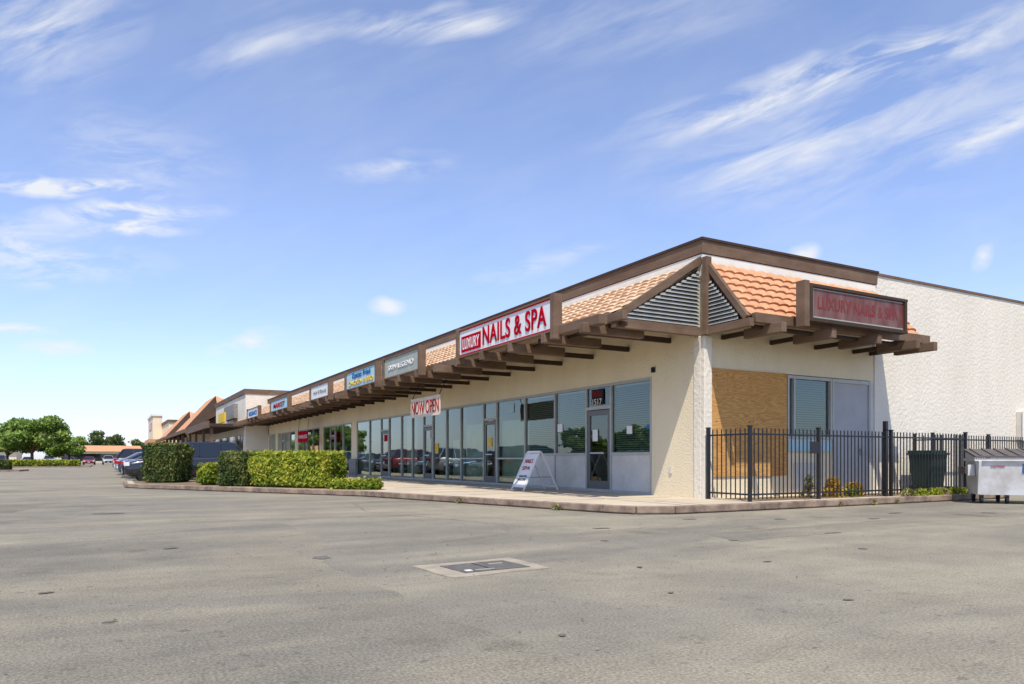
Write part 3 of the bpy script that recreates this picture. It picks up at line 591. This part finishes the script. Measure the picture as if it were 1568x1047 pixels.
# ------------------------------------------------------------ cars
def car(color,loc,rz,kind='sedan',name='parked_car'):
    e=empty(name,loc,rz); pm=bpy.data.materials.new('car_paint'); N,L=nt(pm); p=N['Principled BSDF']; p.inputs['Base Color'].default_value=(*color,1); p.inputs['Roughness'].default_value=.3; p.inputs['Coat Weight'].default_value=.8; p.inputs['Metallic'].default_value=.3
    suv=kind=='suv'; dz=.14 if suv else 0; hr=1.68 if suv else 1.44
    st=[(-2.32,.62,.70,.30),(-2.26,.72,.80,.24),(-2.0,.80,.88,.2),(-1.5,.88,.91,.2),(-1.0,.95,.92,.2),(0,.96,.92,.2),(1.1,.98,.92,.2),(1.75,1.0,.90,.2),(2.15,.98,.86,.24),(2.28,.85,.80,.30)]
    b=B(); rings=[]
    for (x,zb,w_,zl) in st:
        zb+=dz; zl+=dz*.6
        r=[(x,-w_*.9,zl),(x,-w_,zl+.13),(x,-w_*1.0,(zl+zb)/2+.05),(x,-w_*.97,zb-.06),(x,-w_*.86,zb),(x,w_*.86,zb),(x,w_*.97,zb-.06),(x,w_,(zl+zb)/2+.05),(x,w_,zl+.13),(x,w_*.9,zl)]
        rings.append(r)
    V=[v for r in rings for v in r]; k=10; b.v=V[:]
    im=b.mi(pm)
    for i in range(len(rings)-1):
        for j in range(k):
            q=(j+1)%k; b.f.append((i*k+j,(i+1)*k+j,(i+1)*k+q,i*k+q)); b.m.append(im)
    b.f.append(tuple(range(k))); b.m.append(im); b.f.append(tuple((len(rings)-1)*k+j for j in range(k))[::-1]); b.m.append(im)
    o=b.make('body',e,smooth=True); sb=o.modifiers.new('s','SUBSURF'); sb.levels=1; sb.render_levels=1
    zb=.95+dz; g=B()
    xr=(-.25,1.75) if suv else (-.2,.95); xb=(-1.05,2.15) if suv else (-1.0,1.8)
    lo=[(xb[0],-.78,zb-.02),(xb[1],-.76,zb-.02),(xb[1],.76,zb-.02),(xb[0],.78,zb-.02)]; hi=[(xr[0],-.6,hr-.05),(xr[1],-.58,hr-.05),(xr[1],.58,hr-.05),(xr[0],.6,hr-.05)]
    g.v+=lo+hi
    for f in ((0,1,5,4),(1,2,6,5),(2,3,7,6),(3,0,4,7)): g.f.append(f); g.m.append(g.mi(CARGL))
    g.make('windows',e)
    r=B()
    rv=[(xr[0]-.06,-.62,hr-.06),(xr[1]+.06,-.6,hr-.06),(xr[1]+.06,.6,hr-.06),(xr[0]-.06,.62,hr-.06),(xr[0]+.12,-.5,hr),(xr[1]-.1,-.5,hr),(xr[1]-.1,.5,hr),(xr[0]+.12,.5,hr)]
    r.v+=rv
    for f in ((3,2,1,0),(4,5,6,7),(0,1,5,4),(1,2,6,5),(2,3,7,6),(3,0,4,7)): r.f.append(f); r.m.append(r.mi(pm))
    for sgn in (-1,1):
        for t0,wd in ((0,.06),(1,.1)):
            r.beam((xb[t0],sgn*.78,zb-.02),(xr[t0],sgn*.6,hr-.05),.05,wd,pm)
        r.beam((.35,sgn*.785,zb-.02),(.35,sgn*.605,hr-.05),.08,.04,pm,up=(0,1,0))
        if suv: r.beam((1.15,sgn*.78,zb-.02),(1.15,sgn*.60,hr-.05),.08,.04,pm,up=(0,1,0))
        r.box(-.85,-.65,min(sgn*.86,sgn*1.02),max(sgn*.86,sgn*1.02),zb-.02,zb+.12,pm)
    r.make('roof_and_pillars',e,bevel=.02)
    wh=B()
    for x in (-1.45,1.4):
        for sgn in (-1,1):
            wh.cyl((x,sgn*.83,.33),(0,1,0),.40,.24,DARK,24); wh.cyl((x,sgn*.86,.33),(0,1,0),.33,.22,RUB,24); wh.cyl((x,sgn*.965,.33),(0,1,0),.21,.03,RIM,12)
    wh.make('wheels',e)
    l=B()
    for sgn in (-1,1):
        l.box(-2.30,-2.12,sgn*.72-.14,sgn*.72+.14,.58+dz,.72+dz,HEAD); l.box(2.12,2.29,sgn*.7-.14,sgn*.7+.14,.72+dz,.88+dz,TAILR)
    l.box(-2.36,-2.25,-.5,.5,.38,.58+dz,DARK); l.box(2.2,2.30,-.25,.25,.5,.62,SIGNW); l.box(-2.37,-2.3,-.2,.2,.42,.52,SIGNW)
    l.make('lights_and_plates',e,bevel=.01); return e
cols=[(.015,.017,.022),(.12,.12,.13),(.03,.07,.18),(.5,.5,.5),(.04,.06,.12),(.02,.02,.02),(.25,.02,.02),(.35,.36,.38),(.05,.05,.06)]
y=32.5; i=0
while y<104:
    if i not in (14,):
        c=cols[i%9]; car(c,(2.85+random.uniform(-.25,.25),y,0),math.pi if i%3 else 0,'suv' if i in (0,3,6,8,12,17) else 'sedan')
    y+=2.75; i+=1
for (x,y,c,kd) in ((-9,150,(.6,.6,.6),'suv'),(-6,150,(.02,.02,.02),'sedan'),(-3,150,(.3,.02,.02),'sedan'),(0,151,(.5,.5,.5),'suv'),(3,150,(.05,.05,.06),'suv'),(-12,149,(.7,.7,.7),'sedan'),(-16,150,(.1,.1,.12),'suv'),(-20,150,(.6,.6,.6),'sedan')): car(c,(x,y,0),math.pi/2,kd)
for i in range(7): car(cols[(i*2+1)%9],(-13.5,24+i*7.4,0),math.pi if i%2 else 0,'suv' if i%3==0 else 'sedan')
# ------------------------------------------------------------ more mall buildings
b2=empty('retail_building'); b=B()
b.box(9.4,30,60.05,78,0,6.1,WHITE); b.box(9.3,30,60.0,78,6.1,6.5,BROWN)
b.box(9.1,9.39,64,70,4.4,5.6,STONE); b.make('walls',b2)
b=B(); b.box(6.8,9.39,60.3,78,3.5,3.75,BROWND); b.box(6.6,6.8,60.3,78,3.4,3.95,BROWN)
for y in (60.6,66,72,77.5): b.box(6.9,7.1,y,y+.25,0,3.5,BROWN)
for y in np.arange(61.2,77,2.4): b.box(9.34,9.398,y,y+2.2,.3,2.9,CARGL)
b.box(8.2,8.35,63,66.6,4.0,4.8,SIGNY)
b.make('canopy',b2)
b3=empty('tile_roof_shop_building'); b=B(); b.box(10,35,80,128,0,6,WHITE); b.box(9.9,35,79.9,128,6,6.3,BROWN); b.make('walls',b3)
b=B(); 
for (ya,yb,zt) in ((80,92,7.6),(108,122,7.6)):
    b.poly([(6.6,ya,3.9),(6.6,yb,3.9),(9.8,yb-1.5,zt),(9.8,ya+1.5,zt)],TILE); b.poly([(6.6,ya,3.9),(9.8,ya+1.5,zt),(9.8,ya,3.9)],BROWND); b.poly([(6.6,yb,3.9),(9.8,yb-1.5,zt),(9.8,yb,3.9)],BROWND)
    b.poly([(13,ya,3.9),(13,yb,3.9),(9.8,yb-1.5,zt),(9.8,ya+1.5,zt)],TILE); b.poly([(13,ya,6.2),(9.8,ya+1.5,zt),(9.8,ya,6.2)],TILE)
b.poly([(6.8,80,3.9),(6.8,128,3.9),(9.9,128,5.6),(9.9,80,5.6)],TILE)
b.box(6.5,6.75,79,128,3.6,3.95,BROWN)
for y in range(80,128,6): b.box(6.9,7.2,y,y+.3,0,3.6,BROWN)
b.box(9.95,9.99,81,127,.4,3.,CARGL)
b.make('mansard',b3,fixn=False)
b4=empty('anchor_store_building'); b=B(); b.box(8.8,50,134,190,0,7.2,CREAM); b.box(8.6,50,133.8,190,7.2,7.6,BROWN)
b.box(7.2,8.79,150,168,0,9.,CREAM);b.box(7.0,8.79,149.8,168.2,9.,9.4,SIGNW); b.box(7.1,7.19,155,163,6.6,8,TAILR); b.box(7.1,7.19,151,167,.3,3.4,CARGL)
b.box(5.8,8.79,134,149.7,3.6,4.3,TILE)
for y in (135,139,143,147): b.box(6,6.4,y,y+.4,0,3.6,CREAM)
b.make('walls',b4)
b5=empty('distant_retail_building'); b=B()
b.box(-13,9,250,270,0,3.6,CREAM); b.poly([(-13.5,249,3.3),(9.5,249,3.3),(8.5,252,5.1),(-12.5,252,5.1)],TILE); b.box(-12,8,249.9,249.95,.5,2.6,CARGL)
b.poly([(-13.5,249,3.3),(-12.5,252,5.1),(-12.5,270,5.1),(-13.5,270,3.3)],TILE)
b.box(-42,-22,240,255,0,3.8,CREAM); b.poly([(-42.5,239,3.6),(-21.5,239,3.6),(-22.5,242,5.6),(-41.5,242,5.6)],TILE)
b.make('walls',b5,fixn=False)
tree('street_tree',(-8.6,112,0),7.0,4.6,11,9000,.28)
tree('street_tree',(-11.8,118,0),5.6,3.6,12,5000,.28)
tree('street_tree',(-4.9,122,0),4.6,2.6,13,4000,.26)
tree('street_tree',(.5,290,0),10.,6,14,3500,.5,LDARK)
for i,(x,y,h) in enumerate(((-30,262,8),(-37,262,7),(-24,275,8),(-17,285,7.5),(12,300,8),(-6,300,7))): tree('street_tree',(x,y,0),h,h*.55,30+i,2200,.5,LDARK)
hedge((-9.6,71),(-6.9,71.2),1.6,.7,0.12,LDARK,'boxwood_hedge',5000,.12,.25,31)
hedge((-12,104),(-3,106),2,.7,0.1,LBRIGHT,'groundcover_plant',6000,.16,.25,32)
b=B(); b.prism([(-10.2,69.5),(-6.2,69.8),(-5.9,74),(-10.2,74)],0,.13,KERB); b.prism([(-13,102),(-2,103),(-2,124),(-18,124)],0,.12,KERB); b.make('parking_island')
b6=empty('retail_building'); b=B(); b.box(-75,-58,20,110,0,4.6,CREAM); b.poly([(-57,20,3.4),(-57,110,3.4),(-59,110,5),(-59,20,5)],TILE); b.make('walls',b6,fixn=False)
for i in range(10): tree('street_tree',(-44-random.random()*8,26+i*9+random.random()*3,0),4.5+random.random()*2.5,3.2,60+i,1800,.42,LTREE)
e=empty('roof_vent',(12.5,30,5.3)); b=B(); b.cyl((0,0,.4),(0,0,1),.12,.8,ALU,12); b.cyl((0,0,.85),(0,0,1),.2,.15,ALU,12,.05); b.make('stack',e)
# ------------------------------------------------------------ light
sd=Vector((.27,.42,-.87)).normalized()
su=bpy.data.lights.new('sun','SUN'); su.energy=4.8; su.angle=math.radians(.5); su.color=(1,.94,.84); so=bpy.data.objects.new('sun',su); COL.objects.link(so); so.rotation_euler=sd.to_track_quat('-Z','Y').to_euler(); so.location=(-5,-5,30)
W=bpy.data.worlds.new('World'); S.world=W; W.use_nodes=True; N=W.node_tree.nodes;L=W.node_tree.links; bg=N['Background']; bg.inputs[1].default_value=.15
sk=N.new('ShaderNodeTexSky'); sk.sky_type='NISHITA'; sk.sun_disc=False; sk.sun_elevation=math.asin(-sd.z); sk.sun_rotation=math.atan2(-sd.x,-sd.y); sk.air_density=1.; sk.dust_density=.4; sk.ozone_density=2.
def M(op,a,b=None,c=None,clamp=False):
    n=N.new('ShaderNodeMath'); n.operation=op; n.use_clamp=clamp
    for i,x in enumerate((a,b,c)):
        if x is None: continue
        if isinstance(x,(int,float)): n.inputs[i].default_value=x
        else: L.new(x,n.inputs[i])
    return n.outputs[0]
tc=N.new('ShaderNodeTexCoord'); vr=N.new('ShaderNodeVectorRotate'); vr.rotation_type='Z_AXIS'; vr.inputs['Angle'].default_value=math.radians(29); L.new(tc.outputs['Generated'],vr.inputs['Vector'])
sx=N.new('ShaderNodeSeparateXYZ'); L.new(vr.outputs[0],sx.inputs[0])
yy=M('MAXIMUM',sx.outputs[1],.05); U=M('DIVIDE',sx.outputs[0],yy); V=M('DIVIDE',sx.outputs[2],yy); front=M('GREATER_THAN',sx.outputs[1],.06)
cb=N.new('ShaderNodeCombineXYZ'); L.new(U,cb.inputs[0]); L.new(V,cb.inputs[1]); UV=cb.outputs[0]
def mapn(kind,loc,ang,sc,vec):
    m=N.new('ShaderNodeMapping'); m.vector_type=kind; m.inputs['Location'].default_value=(*loc,0); m.inputs['Rotation'].default_value=(0,0,ang); m.inputs['Scale'].default_value=(*sc,1); L.new(vec,m.inputs[0]); return m.outputs[0]
def noi(vec,scale,det,rough,dist):
    n=N.new('ShaderNodeTexNoise'); n.inputs['Scale'].default_value=scale; n.inputs['Detail'].default_value=det; n.inputs['Roughness'].default_value=rough; n.inputs['Distortion'].default_value=dist; L.new(vec,n.inputs[0]); return n
nA=noi(mapn('TEXTURE',(3,1),math.radians(21),(1,.22),UV),5,6,.6,.5).outputs['Fac']
nB=noi(mapn('TEXTURE',(5,2),math.radians(-3),(1,.30),UV),10,6,.62,.4).outputs['Fac']
nw=noi(UV,5,3,.6,0)
wv=N.new('ShaderNodeVectorMath'); wv.operation='MULTIPLY_ADD'; L.new(nw.outputs['Color'],wv.inputs[0]); wv.inputs[1].default_value=(.10,.08,0)
off=N.new('ShaderNodeVectorMath'); off.operation='SUBTRACT'; L.new(UV,off.inputs[0]); off.inputs[1].default_value=(.05,.04,0); L.new(off.outputs[0],wv.inputs[2]); UVW=wv.outputs[0]
def px(x,y): return ((x-784)/1116,(703-y)/1116)
def streak(x0,y0,x1,y1,wd,inten,prev):
    (a,b),(c,d)=px(x0,y0),px(x1,y1); Ln=math.hypot(c-a,d-b); v=mapn('TEXTURE',((a+c)/2,(b+d)/2),math.atan2(d-b,c-a),(Ln*.62,wd*1.9/1116),UVW)
    g=N.new('ShaderNodeTexGradient'); g.gradient_type='SPHERICAL'; L.new(v,g.inputs[0]); gg=g.outputs['Fac']
    return M('MULTIPLY_ADD',gg,inten*1.25,prev if prev is not None else 0.)
sts=[(960,205,1640,5,22,.95,'A'),(1000,270,1680,110,70,.42,'A'),(1020,300,1330,190,26,.25,'A'),(1390,290,1660,130,14,.6,'A'),
(280,95,520,25,20,.45,'A'),(500,45,800,5,18,.85,'A'),(-80,70,200,15,55,.6,'A'),(780,60,1200,-30,40,.2,'A'),
(-80,268,270,295,11,1.15,'B'),(50,325,340,335,14,1.0,'B'),(-80,345,140,378,20,.75,'B'),(130,355,310,362,8,1.0,'B'),(-80,400,250,410,18,.5,'B'),(80,190,350,280,45,.3,'B'),
(510,258,690,256,14,.4,'B'),(560,474,620,478,10,1.0,'P'),(310,538,440,508,11,.9,'B'),(20,520,130,524,7,.8,'B'),(-30,495,90,497,5,.8,'B'),
(1492,386,1522,406,16,.8,'P'),(1215,385,1270,388,10,.8,'P'),(720,440,930,368,12,.35,'B')]
T={'A':M('MULTIPLY',M('SUBTRACT',nA,.38),4.,clamp=True),'B':M('MULTIPLY',M('SUBTRACT',nB,.40),5.0,clamp=True),'P':M('MULTIPLY',M('SUBTRACT',nB,.27),3.2,clamp=True)}
acc={'A':None,'B':None,'P':None}
for s_ in sts: acc[s_[6]]=streak(*s_[:6],acc[s_[6]])
tot=M('ADD',M('ADD',M('MULTIPLY',acc['A'],T['A']),M('MULTIPLY',acc['B'],T['B'])),M('MULTIPLY',acc['P'],T['P']))
haze=M('MULTIPLY',M('MULTIPLY',nA,nw.outputs['Fac']),.36)
tot=M('MULTIPLY',M('MINIMUM',M('ADD',tot,haze),.9),front)
gr=N.new('ShaderNodeValToRGB'); e=gr.color_ramp.elements; e[0].position=0; e[0].color=(.66,.71,.98,1); e[1].position=.6; e[1].color=(.86,.84,.95,1)
x=e.new(.12); x.color=(.82,.81,1.,1); x=e.new(.3); x.color=(.89,.85,.98,1); L.new(sx.outputs[2],gr.inputs[0])
tm=N.new('ShaderNodeVectorMath'); tm.operation='MULTIPLY'; L.new(sk.outputs[0],tm.inputs[0]); L.new(gr.outputs[0],tm.inputs[1])
t2=N.new('ShaderNodeVectorMath'); t2.operation='SCALE'; t2.inputs['Scale'].default_value=1.52; L.new(tm.outputs[0],t2.inputs[0])
mx=N.new('ShaderNodeMix'); mx.data_type='RGBA'; L.new(tot,mx.inputs[0]); L.new(t2.outputs[0],mx.inputs[6]); mx.inputs[7].default_value=(6.0,6.1,6.3,1); L.new(mx.outputs[2],bg.inputs[0])
# ------------------------------------------------------------ camera
cd=bpy.data.cameras.new('camera'); co=bpy.data.objects.new('camera',cd); COL.objects.link(co); co.location=(0,0,.98); co.rotation_euler=(math.pi/2,0,math.radians(-28.98)); cd.sensor_width=36; cd.lens=25.62; cd.shift_y=(703-523.5)/1568; cd.clip_end=5000; cd.clip_start=.05
S.camera=co
S.view_settings.view_transform='Standard'; S.view_settings.look='None'; S.view_settings.exposure=0
